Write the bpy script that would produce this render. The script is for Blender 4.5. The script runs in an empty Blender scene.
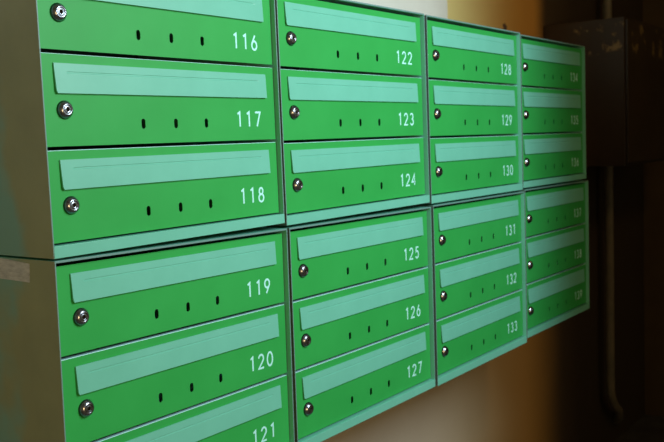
import bpy, bmesh, math
from mathutils import Vector, Matrix, Euler

S = 0.39            # metres per cabinet pitch: every length below is in cabinet pitches
FLOOR = -3.27       # floor height in pitches, measured from the lock of door 116
COL = bpy.context.scene.collection

def W(x, y, z):
    return Vector((x * S, y * S, (z - FLOOR) * S))

# ------------------------------------------------------------------ materials
def new_mat(name, base, rough=0.5, metal=0.0, spec=0.5):
    m = bpy.data.materials.new(name)
    m.use_nodes = True
    b = m.node_tree.nodes['Principled BSDF']
    b.inputs['Base Color'].default_value = (*base, 1)
    b.inputs['Roughness'].default_value = rough
    b.inputs['Metallic'].default_value = metal
    b.inputs['Specular IOR Level'].default_value = spec
    return m, m.node_tree, b

def noise(nt, scale, detail=4, rough=0.6, coord='Object', stretch=None):
    tc = nt.nodes.new('ShaderNodeTexCoord')
    n = nt.nodes.new('ShaderNodeTexNoise')
    n.inputs['Scale'].default_value = scale
    n.inputs['Detail'].default_value = detail
    n.inputs['Roughness'].default_value = rough
    src = tc.outputs[coord]
    if stretch:
        mp = nt.nodes.new('ShaderNodeMapping')
        mp.inputs['Scale'].default_value = stretch
        nt.links.new(src, mp.inputs['Vector']); src = mp.outputs['Vector']
    nt.links.new(src, n.inputs['Vector'])
    return n.outputs['Fac']

def ramp(nt, fac, stops):
    r = nt.nodes.new('ShaderNodeValToRGB')
    els = r.color_ramp.elements
    while len(els) < len(stops): els.new(0.5)
    for e, (p, c) in zip(els, stops):
        e.position = p; e.color = (*c, 1)
    nt.links.new(fac, r.inputs['Fac'])
    return r.outputs['Color']

def bump(nt, b, fac, strength, dist):
    bp = nt.nodes.new('ShaderNodeBump')
    bp.inputs['Strength'].default_value = strength
    bp.inputs['Distance'].default_value = dist
    nt.links.new(fac, bp.inputs['Height'])
    nt.links.new(bp.outputs['Normal'], b.inputs['Normal'])

def mixc(nt, fac, a, b):
    m = nt.nodes.new('ShaderNodeMix'); m.data_type = 'RGBA'
    for s, v in ((0, fac), (6, a), (7, b)):
        if isinstance(v, (tuple, list)): m.inputs[s].default_value = (*v, 1)
        elif isinstance(v, float): m.inputs[s].default_value = v
        else: nt.links.new(v, m.inputs[s])
    return m.outputs[2]

def math_(nt, op, a, b=None, clamp=False):
    m = nt.nodes.new('ShaderNodeMath'); m.operation = op; m.use_clamp = clamp
    for i, v in enumerate((a, b)):
        if v is None: continue
        if isinstance(v, (int, float)): m.inputs[i].default_value = v
        else: nt.links.new(v, m.inputs[i])
    return m.outputs[0]

def maprange(nt, v, a, b):
    m = nt.nodes.new('ShaderNodeMapRange'); m.interpolation_type = 'SMOOTHSTEP'
    nt.links.new(v, m.inputs[0]); m.inputs[1].default_value = a; m.inputs[2].default_value = b
    return m.outputs[0]

# green door paint
GREEN, nt, b = new_mat('green_paint', (0.03, 0.38, 0.075), 0.5, 0.0, 0.35)
nt.links.new(ramp(nt, noise(nt, 9, 3), [(0.3, (0.026, 0.355, 0.070)), (0.7, (0.033, 0.40, 0.084))]), b.inputs['Base Color'])
bump(nt, b, noise(nt, 260, 2), 0.10, 0.0006)
# teal frame and flap paint
TEAL, nt, b = new_mat('teal_paint', (0.17, 0.56, 0.42), 0.42)
nt.links.new(ramp(nt, noise(nt, 11, 4), [(0.3, (0.150, 0.51, 0.39)), (0.7, (0.175, 0.565, 0.44))]), b.inputs['Base Color'])
bump(nt, b, noise(nt, 240, 2), 0.10, 0.0006)
# side sheets: olive brown, mixed with teal in patches towards the back
SIDE, nt, b = new_mat('side_paint', (0.2, 0.17, 0.08), 0.5)
f = noise(nt, 3.2, 5, 0.6)
sx = nt.nodes.new('ShaderNodeSeparateXYZ'); tc = nt.nodes.new('ShaderNodeTexCoord')
nt.links.new(tc.outputs['Object'], sx.inputs[0])
depth = maprange(nt, sx.outputs['Y'], 0.015, 0.075)
f2 = math_(nt, 'MULTIPLY', maprange(nt, math_(nt, 'ADD', math_(nt, 'MULTIPLY', f, 1.5), math_(nt, 'MULTIPLY', depth, 0.34)), 0.86, 1.06), 0.85)
base = ramp(nt, noise(nt, 14, 5), [(0.3, (0.175, 0.215, 0.115)), (0.75, (0.215, 0.26, 0.14))])
nt.links.new(mixc(nt, f2, base, (0.105, 0.30, 0.28)), b.inputs['Base Color'])
EDGE, nt, b = new_mat('worn_edge_paint', (0.16, 0.30, 0.29), 0.45)
ZINC, nt, b = new_mat('zinc_sheet', (0.55, 0.95, 1.0), 0.3, 0.1)
GAPSHADE, nt, b = new_mat('gap_shade_teal', (0.09, 0.15, 0.13), 0.6)  # darkened side colour, paints in the shade of the gaps between cabinets
WHITE, nt, b = new_mat('number_paint', (0.50, 0.96, 0.97), 0.5)
DARK, nt, b = new_mat('inside_shade', (0.018, 0.05, 0.04), 0.7)  # near-black teal, interior shade behind the slots put into the colour
CHROME, nt, b = new_mat('lock_chrome', (0.34, 0.36, 0.42), 0.26, 1.0)
LOCKRIM, nt, b = new_mat('lock_rim_steel', (0.10, 0.09, 0.095), 0.3, 1.0)
KEYHOLE, nt, b = new_mat('keyhole_black', (0.006, 0.006, 0.006), 0.6)
PAPER, nt, b = new_mat('sticker_paper', (0.55, 0.5, 0.43), 0.7)
nt.links.new(ramp(nt, noise(nt, 60, 6, 0.7, stretch=(1, 1, 4)), [(0.4, (0.30, 0.33, 0.34)), (0.65, (0.46, 0.50, 0.50))]), b.inputs['Base Color'])
# plaster wall: whitewash on the left, ochre paint on the right
WALL, nt, b = new_mat('wall_plaster', (0.6, 0.6, 0.55), 0.85)
tc = nt.nodes.new('ShaderNodeNewGeometry'); sp = nt.nodes.new('ShaderNodeSeparateXYZ')
nt.links.new(tc.outputs['Position'], sp.inputs[0])
X, Z = sp.outputs['X'], sp.outputs['Z']
n1 = noise(nt, 5, 5)
xw = math_(nt, 'ADD', X, math_(nt, 'MULTIPLY', math_(nt, 'SUBTRACT', n1, 0.5), 0.010))
crisp = maprange(nt, xw, 3.405 * S, 3.425 * S)
soft = maprange(nt, X, 2.4 * S, 5.0 * S)
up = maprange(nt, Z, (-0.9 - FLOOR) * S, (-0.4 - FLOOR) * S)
fac = mixc(nt, up, soft, crisp)
ocmix = ramp(nt, maprange(nt, X, 3.4 * S, 4.7 * S), [(0.0, (0.90, 0.72, 0.30)), (1.0, (0.85, 0.43, 0.09))])  # ochre deepens to orange rightwards, warm light fall put into the colour
white = ramp(nt, noise(nt, 7, 6), [(0.3, (0.80, 0.77, 0.74)), (0.7, (0.90, 0.87, 0.83))])
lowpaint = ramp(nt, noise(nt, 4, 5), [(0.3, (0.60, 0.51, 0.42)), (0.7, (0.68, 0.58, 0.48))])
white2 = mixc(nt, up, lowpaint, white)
oc = mixc(nt, math_(nt, 'MULTIPLY', noise(nt, 10, 6), 0.25), ocmix, (0.5, 0.34, 0.14))
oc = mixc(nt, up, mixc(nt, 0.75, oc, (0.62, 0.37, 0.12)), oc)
colr = mixc(nt, fac, white2, oc)
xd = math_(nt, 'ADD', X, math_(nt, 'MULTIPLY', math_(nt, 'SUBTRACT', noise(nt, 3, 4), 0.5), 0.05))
colr = mixc(nt, mixc(nt, up, maprange(nt, xd, 4.4 * S, 5.25 * S), maprange(nt, xd, 4.72 * S, 5.0 * S)), colr, (0.075, 0.05, 0.028))   # colour turns dark brown towards the right end of the wall
# chipped spot in the plaster just above the cabinets
vd = nt.nodes.new('ShaderNodeVectorMath'); vd.operation = 'DISTANCE'
vn = nt.nodes.new('ShaderNodeVectorMath'); vn.operation = 'ADD'
nz = nt.nodes.new('ShaderNodeTexNoise'); nz.inputs['Scale'].default_value = 60
nt.links.new(tc.outputs['Position'], nz.inputs['Vector'])
vs = nt.nodes.new('ShaderNodeVectorMath'); vs.operation = 'MULTIPLY_ADD'
vs.inputs[1].default_value = (0.03, 0, 0.03); 
nt.links.new(nz.outputs['Color'], vs.inputs[0]); nt.links.new(tc.outputs['Position'], vs.inputs[2])
nt.links.new(vs.outputs[0], vd.inputs[0])
cp = W(4.25, 0.7, 0.39); vd.inputs[1].default_value = (cp.x + 0.015, cp.y, cp.z + 0.015)
chip = math_(nt, 'SUBTRACT', 1.0, maprange(nt, vd.outputs['Value'], 0.008, 0.013))
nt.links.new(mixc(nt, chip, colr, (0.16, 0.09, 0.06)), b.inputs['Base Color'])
bump(nt, b, noise(nt, 45, 5), 0.25, 0.002)
ENDWALL, nt, b = new_mat('end_wall_brown', (0.16, 0.09, 0.04), 0.8)
nt.links.new(ramp(nt, noise(nt, 3, 5), [(0.3, (0.16, 0.105, 0.05)), (0.7, (0.23, 0.15, 0.065))]), b.inputs['Base Color'])
FLOORM, nt, b = new_mat('floor_concrete', (0.05, 0.05, 0.045), 0.8)
nt.links.new(ramp(nt, noise(nt, 8, 6), [(0.3, (0.08, 0.075, 0.065)), (0.7, (0.14, 0.13, 0.11))]), b.inputs['Base Color'])
CEILM, nt, b = new_mat('ceiling_whitewash', (0.35, 0.33, 0.28), 0.9)
# meter box: brown enamel with peeled ochre patches near the top
BOXM, nt, b = new_mat('meter_box_enamel', (0.06, 0.035, 0.02), 0.5)
tc = nt.nodes.new('ShaderNodeTexCoord'); sp = nt.nodes.new('ShaderNodeSeparateXYZ')
nt.links.new(tc.outputs['Object'], sp.inputs[0])
band = math_(nt, 'MULTIPLY', maprange(nt, sp.outputs['Z'], 0.315, 0.335), math_(nt, 'SUBTRACT', 1.0, maprange(nt, sp.outputs['Z'], 0.40, 0.41)))
front = math_(nt, 'SUBTRACT', 1.0, maprange(nt, sp.outputs['Y'], 0.14, 0.17))
peel = math_(nt, 'MULTIPLY', math_(nt, 'MULTIPLY', maprange(nt, noise(nt, 17, 6, 0.65), 0.53, 0.62), band), front)
brown = ramp(nt, noise(nt, 6, 5), [(0.3, (0.030, 0.018, 0.009)), (0.7, (0.05, 0.030, 0.015))])
nt.links.new(mixc(nt, peel, brown, (0.30, 0.21, 0.08)), b.inputs['Base Color'])
bump(nt, b, peel, 0.4, 0.001)
PIPEM, nt, b = new_mat('pipe_enamel', (0.16, 0.13, 0.08), 0.4)
nt.links.new(ramp(nt, noise(nt, 12, 4), [(0.35, (0.26, 0.23, 0.16)), (0.7, (0.40, 0.32, 0.20))]), b.inputs['Base Color'])

# ------------------------------------------------------------------ mesh helpers
def box(bm, x0, x1, y0, y1, z0, z1, mi=0):
    """axis aligned box in pitches, local coordinates"""
    vs = [bm.verts.new((x * S, y * S, z * S)) for x in (x0, x1) for y in (y0, y1) for z in (z0, z1)]
    fs = []
    for q in ((0, 1, 3, 2), (4, 6, 7, 5), (0, 4, 5, 1), (2, 3, 7, 6), (0, 2, 6, 4), (1, 5, 7, 3)):
        f = bm.faces.new([vs[i] for i in q]); f.material_index = mi; fs.append(f)
    return fs

def finish(name, bm, mats, parent=None, bevel=0.0, smooth=False):
    bmesh.ops.recalc_face_normals(bm, faces=bm.faces)
    me = bpy.data.meshes.new(name); bm.to_mesh(me); bm.free()
    for m in mats: me.materials.append(m)
    if smooth:
        for p in me.polygons: p.use_smooth = True
    o = bpy.data.objects.new(name, me); COL.objects.link(o)
    if parent: o.parent = parent
    if bevel:
        md = o.modifiers.new('bevel', 'BEVEL'); md.width = bevel; md.segments = 2; md.limit_method = 'ANGLE'
    return o

def tag(o, label, cat, group=None):
    o['label'] = label; o['category'] = cat
    if group: o['group'] = group

# ------------------------------------------------------------------ cabinet measures (pitches, origin at the top lock, y = 0 is the door face)
CL, CR, CT, CB = -0.0880, 0.886, 0.1664, -0.6557
PITCH = 0.2593
DT, DB = 0.1492, -0.0984
REC = 0.019         # how far the doors sit behind the front edges of the cabinet
T = 0.0042
DEP = 0.69
DL, DR = CL + T + 0.003, 0.8788
BASE = Vector(((CL + CR) / 2, 0, CB))

def bx(bm, x0, x1, y0, y1, z0, z1, mi=0):
    return box(bm, x0 - BASE.x, x1 - BASE.x, y0, y1, z0 - BASE.z, z1 - BASE.z, mi)

def body_mesh(parent):
    bm = bmesh.new()
    for f in bx(bm, CL, CL + T, -REC, DEP, CB, CT, 0):
        f.normal_update()
        if abs(f.calc_center_median().x - (CL - BASE.x) * S) < 1e-6: f.material_index = 1
    for f in bx(bm, CR - T, CR, -REC, DEP, CB, CT, 0):
        if abs(f.calc_center_median().x - (CR - BASE.x) * S) < 1e-6: f.material_index = 1
    bx(bm, CL + T, CR - T, -REC, DEP, CT - 0.0060, CT)
    bx(bm, CL + T, CR - T, 0.03, DEP, CB, CB + T, 0)
    bx(bm, CL + T, CR - T, DEP - T, DEP, CB + T, CT - 0.006, 2)
    for r in (1, 2):   # shelves, their thin front edges show between the doors
        z = DT - r * PITCH
        bx(bm, CL + T, CR - T, 0.0030, DEP - T, z - 0.004, z + 0.0016, 3)
    for f in bm.faces:
        if abs(f.calc_center_median().y + REC * S) < 1e-6: f.material_index = 4
    return finish('body', bm, [TEAL, SIDE, DARK, ZINC, EDGE], parent, 0.0003)

def rail_mesh(parent):
    bm = bmesh.new()
    z1 = DB - 2 * PITCH - 0.0055
    bx(bm, CL + T * 0.5, CR - T * 0.5, -REC - 0.0012, -REC + 0.004, CB, z1)
    bx(bm, CL + T, CR - T, -REC + 0.004, 0.03, z1 - T, z1)
    return finish('bottom_rail', bm, [TEAL], parent, 0.0005)

def door_mesh(parent, r):
    """sheet door with three rounded peep slots cut right through it"""
    bm = bmesh.new()
    zo = -r * PITCH
    def loop(pts):
        vs = [bm.verts.new(((x - BASE.x) * S, 0, (z - BASE.z) * S)) for x, z in pts]
        return [bm.edges.new((vs[i], vs[(i + 1) % len(vs)])) for i in range(len(vs))]
    es = loop([(DL, DB + zo), (DR, DB + zo), (DR, DT + zo), (DL, DT + zo)])
    for cx in (0.2758, 0.4066, 0.539):
        cz, hw, hh = -0.0396 + zo, 0.0078, 0.0072
        pts = [(cx + hw * math.cos(a), cz + hh + hw * math.sin(a)) for a in [math.pi * k / 6 for k in range(7)]]
        pts += [(cx + hw * math.cos(a), cz - hh + hw * math.sin(a)) for a in [math.pi + math.pi * k / 6 for k in range(7)]]
        es += loop(pts)
    bmesh.ops.triangle_fill(bm, use_beauty=True, use_dissolve=False, edges=es)
    fs = [f for f in bm.faces]
    r_ = bmesh.ops.extrude_face_region(bm, geom=fs)
    for v in [g for g in r_['geom'] if isinstance(g, bmesh.types.BMVert)]: v.co.y += 0.0028 * S
    bmesh.ops.recalc_face_normals(bm, faces=bm.faces)
    hub = Vector(((CL + CR) / 2 - BASE.x, 0, 0)) * S
    return finish('door', bm, [GREEN], parent, 0)

FL, FR, FT, FB = -0.0287, 0.8332, 0.1249, 0.0441
def flap_mesh(parent, r):
    """sheet flap, leaning out a little at its foot, a pressed crease under its top edge"""
    bm = bmesh.new()
    zo = -r * PITCH
    H = FT - FB
    zs = [0, 0.10, 0.66, 0.675, 0.715, 0.73, 1.0]
    xs = [0, 0.012, 0.045, 0.052, 0.948, 0.955, 0.988, 1.0]
    G = {}
    for j, tz in enumerate(zs):
        for i, tx in enumerate(xs):
            x = FL + (FR - FL) * tx; z = FB + H * tz
            y = -0.0045 - 0.0035 * (1 - tz)
            if tx < 0.5: x += 0.003 * (1 - tz) * (1 - tx)        # left end is cut slightly askew
            if j == 0 and i == 0: x += 0.003                      # nipped foot corner
            if i == 0 and j == 1: x += 0.0
            if j in (3, 4) and 3 <= i <= 4: y += 0.0016           # crease
            G[i, j] = bm.verts.new(((x - BASE.x) * S, y * S, (z + zo - BASE.z) * S))
    for j in range(len(zs) - 1):
        for i in range(len(xs) - 1):
            bm.faces.new((G[i, j], G[i + 1, j], G[i + 1, j + 1], G[i, j + 1]))
    fs = list(bm.faces)
    r_ = bmesh.ops.extrude_face_region(bm, geom=fs)
    for v in [g for g in r_['geom'] if isinstance(g, bmesh.types.BMVert)]: v.co.y += 0.0040 * S
    return finish('mail_flap', bm, [TEAL], parent, 0)

def lathe(bm, cx, cz, prof, n=28):
    rings = []
    for (rad, y, mi) in prof:
        if rad < 1e-6: rings.append([bm.verts.new((cx * S, y * S, cz * S))])
        else: rings.append([bm.verts.new(((cx + rad * math.cos(2 * math.pi * k / n)) * S, y * S, (cz + rad * math.sin(2 * math.pi * k / n)) * S)) for k in range(n)])
    for a in range(len(rings) - 1):
        A, B, mi = rings[a], rings[a + 1], prof[a + 1][2]
        for k in range(n):
            k2 = (k + 1) % n
            if len(B) == 1: f = bm.faces.new((A[k], A[k2], B[0]))
            else: f = bm.faces.new((A[k], A[k2], B[k2], B[k]))
            f.material_index = mi

def lock_mesh(parent, r):
    bm = bmesh.new()
    lathe(bm, 0 - BASE.x, -r * PITCH - BASE.z,
          [(0.0255, 0.004, 1), (0.0255, -0.003, 1), (0.0242, -0.0055, 1), (0.0225, -0.0078, 0), (0.0195, -0.0120, 0), (0.0155, -0.0150, 0),
           (0.0125, -0.0155, 0), (0.0112, -0.0140, 1), (0.0100, -0.0140, 0), (0.0085, -0.0148, 0), (0.0052, -0.0150, 0), (0.0046, -0.0140, 2), (0.0044, -0.006, 2), (0.0, -0.006, 2)])
    return finish('lock', bm, [CHROME, LOCKRIM, KEYHOLE], parent, 0, smooth=True)

def arc(cx, cz, rx, rz, a0, a1, n=14):
    return [(cx + rx * math.cos(math.radians(a0 + (a1 - a0) * k / n)), cz + rz * math.sin(math.radians(a0 + (a1 - a0) * k / n))) for k in range(n + 1)]
DIGIT = {
    '0': [arc(0, 0, .40, .46, 0, 360, 24)],
    '1': [[(-.22, .34), (.10, .46), (.10, -.46)]],
    '2': [arc(0, .20, .36, .26, 170, -35, 14) + [(-.38, -.45), (.40, -.45)]],
    '3': [arc(-.02, .23, .30, .23, 155, -90, 14), arc(-.02, -.22, .36, .24, 90, -155, 14)],
    '4': [[(.18, -.46), (.18, .44), (-.42, -.20), (.42, -.20)]],
    '5': [[(.34, .45), (-.16, .45), (-.26, .08)] + arc(-.02, -.16, .36, .30, 125, -150, 16)],
    '6': [[(.14, .47), (-.28, -.02)], arc(0, -.18, .36, .28, 0, 360, 22)],
    '7': [[(-.36, .45), (.38, .45), (-.12, -.46)]],
    '8': [arc(0, .24, .27, .21, 0, 360, 20), arc(0, -.21, .36, .25, 0, 360, 22)],
    '9': [[(-.14, -.47), (.28, .02)], arc(0, .18, .36, .28, 0, 360, 22)],
}
def number_mesh(parent, r, text):
    bm = bmesh.new()
    cx0, cz0 = 0.7452 - BASE.x, -0.0286 - r * PITCH - BASE.z
    hw = 0.0034; y = -0.0006
    for k, ch in enumerate(text):
        cx = cx0 + (k - 1) * 0.0465 - 0.0045
        for line in DIGIT[ch]:
            P = [Vector((cx + px * 0.034, cz0 + pz * 0.052)) for px, pz in line]
            closed = (P[0] - P[-1]).length < 1e-6
            if closed: P = P[:-1]
            n = len(P); L = []; R = []
            for i in range(n):
                a = P[i - 1] if (i > 0 or closed) else None
                c = P[(i + 1) % n] if (i < n - 1 or closed) else None
                d1 = (P[i] - a).normalized() if a is not None else None
                d2 = (c - P[i]).normalized() if c is not None else None
                d1 = d1 or d2; d2 = d2 or d1
                nn = Vector((-(d1 + d2).y, (d1 + d2).x)).normalized()
                k_ = min(1.0 / max(nn.dot(Vector((-d1.y, d1.x))), 0.45), 2.0)
                L.append(P[i] + nn * hw * k_); R.append(P[i] - nn * hw * k_)
            vl = [bm.verts.new((p.x * S, y * S, p.y * S)) for p in L]
            vr = [bm.verts.new((p.x * S, y * S, p.y * S)) for p in R]
            for i in range(n if closed else n - 1):
                j = (i + 1) % n
                bm.faces.new((vl[i], vr[i], vr[j], vl[j]))
            y -= 0.00005
    r_ = bmesh.ops.extrude_face_region(bm, geom=list(bm.faces))
    for v in [g for g in r_['geom'] if isinstance(g, bmesh.types.BMVert)]: v.co.y = -0.0001 * S
    o = finish('number', bm, [WHITE], parent, 0)
    o['label'] = 'white painted number ' + text
    return o

# ------------------------------------------------------------------ the eight cabinets
G_ = 0.0547
POSE = [  # dx, dz, tilt, width change, height change: they were hung a little unevenly
 [-0.0026,-0.002,-0.0042,-0.0071,-0.0070],[-0.0229,0.0017,-0.0051,0.0332,0.0075],[0.0114,0.0029,0.0003,-0.008,0.0127],[-0.0174,-0.0026,-0.0003,-0.0299,-0.0067],
 [0.0081,0.0068,0.0097,-0.0046,-0.008],[-0.0068,-0.0036,0.0049,0.0293,-0.0016],[0.0258,-0.0059,0.0022,-0.0013,0.008],[0.0038,0.0027,0.0027,-0.0154,-0.0078]]
FIRST = [116, 122, 128, 134, 119, 125, 131, 137]
LABELS = [
 'green and teal letterbox cabinet, doors 116 to 118, at the upper left corner',
 'green and teal letterbox cabinet, doors 122 to 124, upper row',
 'green and teal letterbox cabinet, doors 128 to 130, upper row',
 'dim green letterbox cabinet, doors 134 to 136, upper right near the meter box',
 'green letterbox cabinet, doors 119 to 121, paper sticker on its brown side',
 'green and teal letterbox cabinet, doors 125 to 127, lower row',
 'green and teal letterbox cabinet, doors 131 to 133, lower row',
 'dim green letterbox cabinet, doors 137 to 139, lower right end']

def make_cabinet():
    root = bpy.data.objects.new('letterbox_cabinet', None); COL.objects.link(root)
    root.empty_display_size = 0.05
    body_mesh(root); rail_mesh(root)
    for r in range(3):
        d = door_mesh(root, r)
        flap_mesh(d, r); lock_mesh(d, r)
    return root

def copy_thing(src):
    c = src.copy(); COL.objects.link(c)
    for ch in src.children:
        p = ch.copy(); COL.objects.link(p); p.parent = c
        for g in ch.children:
            q = g.copy(); COL.objects.link(q); q.parent = p
    return c

proto = make_cabinet()
cabs = [proto] + [copy_thing(proto) for _ in range(7)]
inner = None
for i, c in enumerate(cabs):        # olive on the end cabinets only; the rest get the painted gap shade
    if i % 4:
        for ch in c.children:
            if ch.name.startswith('body'):
                if inner is None:
                    inner = ch.data.copy(); inner.materials[1] = GAPSHADE
                ch.data = inner
for i, root in enumerate(cabs):
    dx, dz, a, sx_, sz_ = POSE[i]
    bxx, bzz = BASE.x * (1 + sx_), BASE.z * (1 + sz_)
    px = math.cos(a) * bxx + math.sin(a) * bzz + (i % 4) + dx
    pz = -math.sin(a) * bxx + math.cos(a) * bzz - (i // 4) * (3 * PITCH + G_) + dz
    root.location = W(px, 0, pz)
    root.rotation_euler = (0, a, 0)
    root.scale = (1 + sx_, 1, 1 + sz_)
    tag(root, LABELS[i], 'letterbox', 'letterbox cabinets on the wall')
    doors = sorted([c for c in root.children if c.name.startswith('door')], key=lambda o: -max(v.co.z for v in o.data.vertices))
    for r, d in enumerate(doors):
        number_mesh(d, r, str(FIRST[i] + r))

for ch in list(cabs[6].children) + list(cabs[2].children):         # these two are a touch wider on the left
    if ch.name.startswith(('body', 'bottom_rail')):
        ch.data = ch.data.copy()
        for v in ch.data.vertices:
            if v.co.x < (CL + T + 0.001 - BASE.x) * S: v.co.x -= 0.014 * S

for ch in cabs[0].children:         # and the first one a touch narrower there
    ch.data = ch.data.copy()
    for v in ch.data.vertices:
        if v.co.x < (CL + T + 0.006 - BASE.x) * S: v.co.x += 0.008 * S

# torn paper sticker on the side sheet of the lower left cabinet
bm = bmesh.new()
root = cabs[4]
zz = CT - 0.012
pts = [(0.092, 0.0), (0.096, -0.052), (0.30, -0.048), (0.305, 0.012), (0.2, 0.008)]
vs = [bm.verts.new(((CL - BASE.x - 0.0012) * S, y * S, (zz + z - BASE.z) * S)) for y, z in pts]
bm.faces.new(vs)
r_ = bmesh.ops.extrude_face_region(bm, geom=list(bm.faces))
for v in [g for g in r_['geom'] if isinstance(g, bmesh.types.BMVert)]: v.co.x += 0.0012 * S
st = finish('sticker', bm, [PAPER], root)
st['label'] = 'pale torn paper sticker'

# ------------------------------------------------------------------ the room
def slab(name, x0, x1, y0, y1, z0, z1, mat, kind=True):
    bm = bmesh.new()
    box(bm, x0, x1, y0, y1, z0 - FLOOR, z1 - FLOOR)
    o = finish(name, bm, [mat])
    if kind: o['kind'] = 'structure'
    return o
XE, YB = 7.4, 0.70
CEIL = 3.6
slab('floor', -6, XE + .3, -6.5, YB + .3, FLOOR - .2, FLOOR, FLOORM)
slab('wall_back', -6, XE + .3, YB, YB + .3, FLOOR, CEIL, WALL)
slab('wall_right', XE, XE + .3, -6.5, YB, FLOOR, CEIL, ENDWALL)
slab('ceiling', -6, XE + .3, -6.5, YB + .3, CEIL, CEIL + .2, CEILM)
slab('shade_blocker', 2.45, 2.75, -6.5, -1.2, FLOOR, CEIL, ENDWALL)  # added unseen blocker, placed to throw a soft shadow on the right end

# electrical meter box on the back wall
def meter_box():
    root = bpy.data.objects.new('meter_box', None); COL.objects.link(root)
    x0, x1, y0, z0, z1 = 4.914, 6.75, 0.063, -0.62, 0.457
    root.location = W(x0, y0, z0)
    w, d, h = x1 - x0, YB - y0 - 0.002, z1 - z0
    bm = bmesh.new(); box(bm, 0, w, 0.02, d, 0, h)
    finish('box_body', bm, [BOXM], root, 0.002)
    bm = bmesh.new(); box(bm, 0.02, w - 0.02, 0.0, 0.022, 0.02, h - 0.02)
    dr = finish('door', bm, [BOXM], root, 0.002)
    bm = bmesh.new(); box(bm, w - 0.16, w - 0.12, -0.03, 0.0, h * .45, h * .55)
    finish('door_handle', bm, [LOCKRIM], dr, 0.002)
    tag(root, 'dark brown metal meter box with peeling ochre paint, on the wall beyond the letterboxes', 'electrical box')
meter_box()

def tube(name, pts, rad, mat, parent=None, n=14):
    cu = bpy.data.curves.new(name, 'CURVE'); cu.dimensions = '3D'
    sp = cu.splines.new('POLY'); sp.points.add(len(pts) - 1)
    for p, q in zip(sp.points, pts): p.co = (*q, 1)
    cu.bevel_depth = rad; cu.bevel_resolution = 4; cu.use_fill_caps = True
    tmp = bpy.data.objects.new(name, cu); COL.objects.link(tmp)
    me = bpy.data.meshes.new_from_object(tmp)
    bpy.data.objects.remove(tmp)
    me.materials.clear(); me.materials.append(mat)
    for p in me.polygons: p.use_smooth = True
    o = bpy.data.objects.new(name, me); COL.objects.link(o)
    if parent: o.parent = parent
    return o
def pipe(name, zs, label, bend):
    x, y, r = 6.065, 0.60, 0.040
    pts = [W(x, y, zs[0]), W(x, y, zs[1])]
    if bend:
        pts += [W(x + 0.02 * k * k * 0.35, y + 0.002 * k, zs[1] - 0.05 * k) for k in range(1, 7)]
        pts += [W(x + 0.42, YB - 0.04, zs[1] - 0.42), W(x + 0.44, YB + 0.005, zs[1] - 0.46)]
    o = tube(name, pts, r * S, PIPEM)
    tag(o, label, 'pipe')
    return o
p1 = pipe('conduit_pipe', (CEIL - 0.002, 0.459), 'thin vertical conduit pipe rising from the top of the meter box', False)
p2 = pipe('conduit_pipe', (-0.622, -2.62), 'thin vertical conduit pipe dropping from under the meter box and bent at its foot', True)

# ------------------------------------------------------------------ light
def area(name, loc, target, sx_, sy_, power, color):
    l = bpy.data.lights.new(name, 'AREA'); l.shape = 'RECTANGLE'; l.size = sx_ * S; l.size_y = sy_ * S
    l.energy = power; l.color = color
    o = bpy.data.objects.new(name, l); COL.objects.link(o)
    o.location = W(*loc)
    o.rotation_euler = (W(*target) - W(*loc)).to_track_quat('-Z', 'Y').to_euler()
    return o
area('daylight_window', (1.35, -2.8, 0.95), (1.6, 0, -0.4), 0.9, 1.4, 17, (0.80, 0.97, 1.0))
area('warm_lamp', (-2.5, -4.5, -0.9), (3.0, 0.5, -0.6), 0.5, 0.7, 11, (1.0, 0.68, 0.30))
area('right_fill', (4.0, -2.4, 1.7), (4.2, 0.3, -0.8), 0.4, 0.4, 1.2, (1.0, 0.62, 0.25))  # added fill light, lifts and warms the dark right end
w = bpy.data.worlds.new('world'); bpy.context.scene.world = w; w.use_nodes = True
w.node_tree.nodes['Background'].inputs['Color'].default_value = (0.55, 0.45, 0.26, 1)
w.node_tree.nodes['Background'].inputs['Strength'].default_value = 0.20

# ------------------------------------------------------------------ camera
cd = bpy.data.cameras.new('camera'); cam = bpy.data.objects.new('camera', cd); COL.objects.link(cam)
cd.sensor_width = 36; cd.lens = 867.1 / 664 * 36
yaw, pitch, roll = -0.9317, -0.0893, 0.0371
Rz = Matrix.Rotation(yaw, 3, 'Z'); Rx = Matrix.Rotation(pitch, 3, 'X'); Ry = Matrix.Rotation(roll, 3, 'Y')
R = Rz @ Rx @ Ry                      # columns: right, forward, up
right, fwd, up_ = R.col[0], R.col[1], R.col[2]
M = Matrix((right, up_, -fwd)).transposed().to_4x4()
M.translation = W(-1.4661, -1.9695, -0.3755)
cam.matrix_world = M
cd.dof.use_dof = True; cd.dof.focus_distance = 2.55 * S; cd.dof.aperture_fstop = 14
cd.clip_start = 0.02
sc = bpy.context.scene; sc.camera = cam
sc.view_settings.view_transform = 'Standard'; sc.view_settings.look = 'None'
sc.view_settings.gamma = 1; sc.view_settings.exposure = 0
sc.view_settings.use_curve_mapping = False
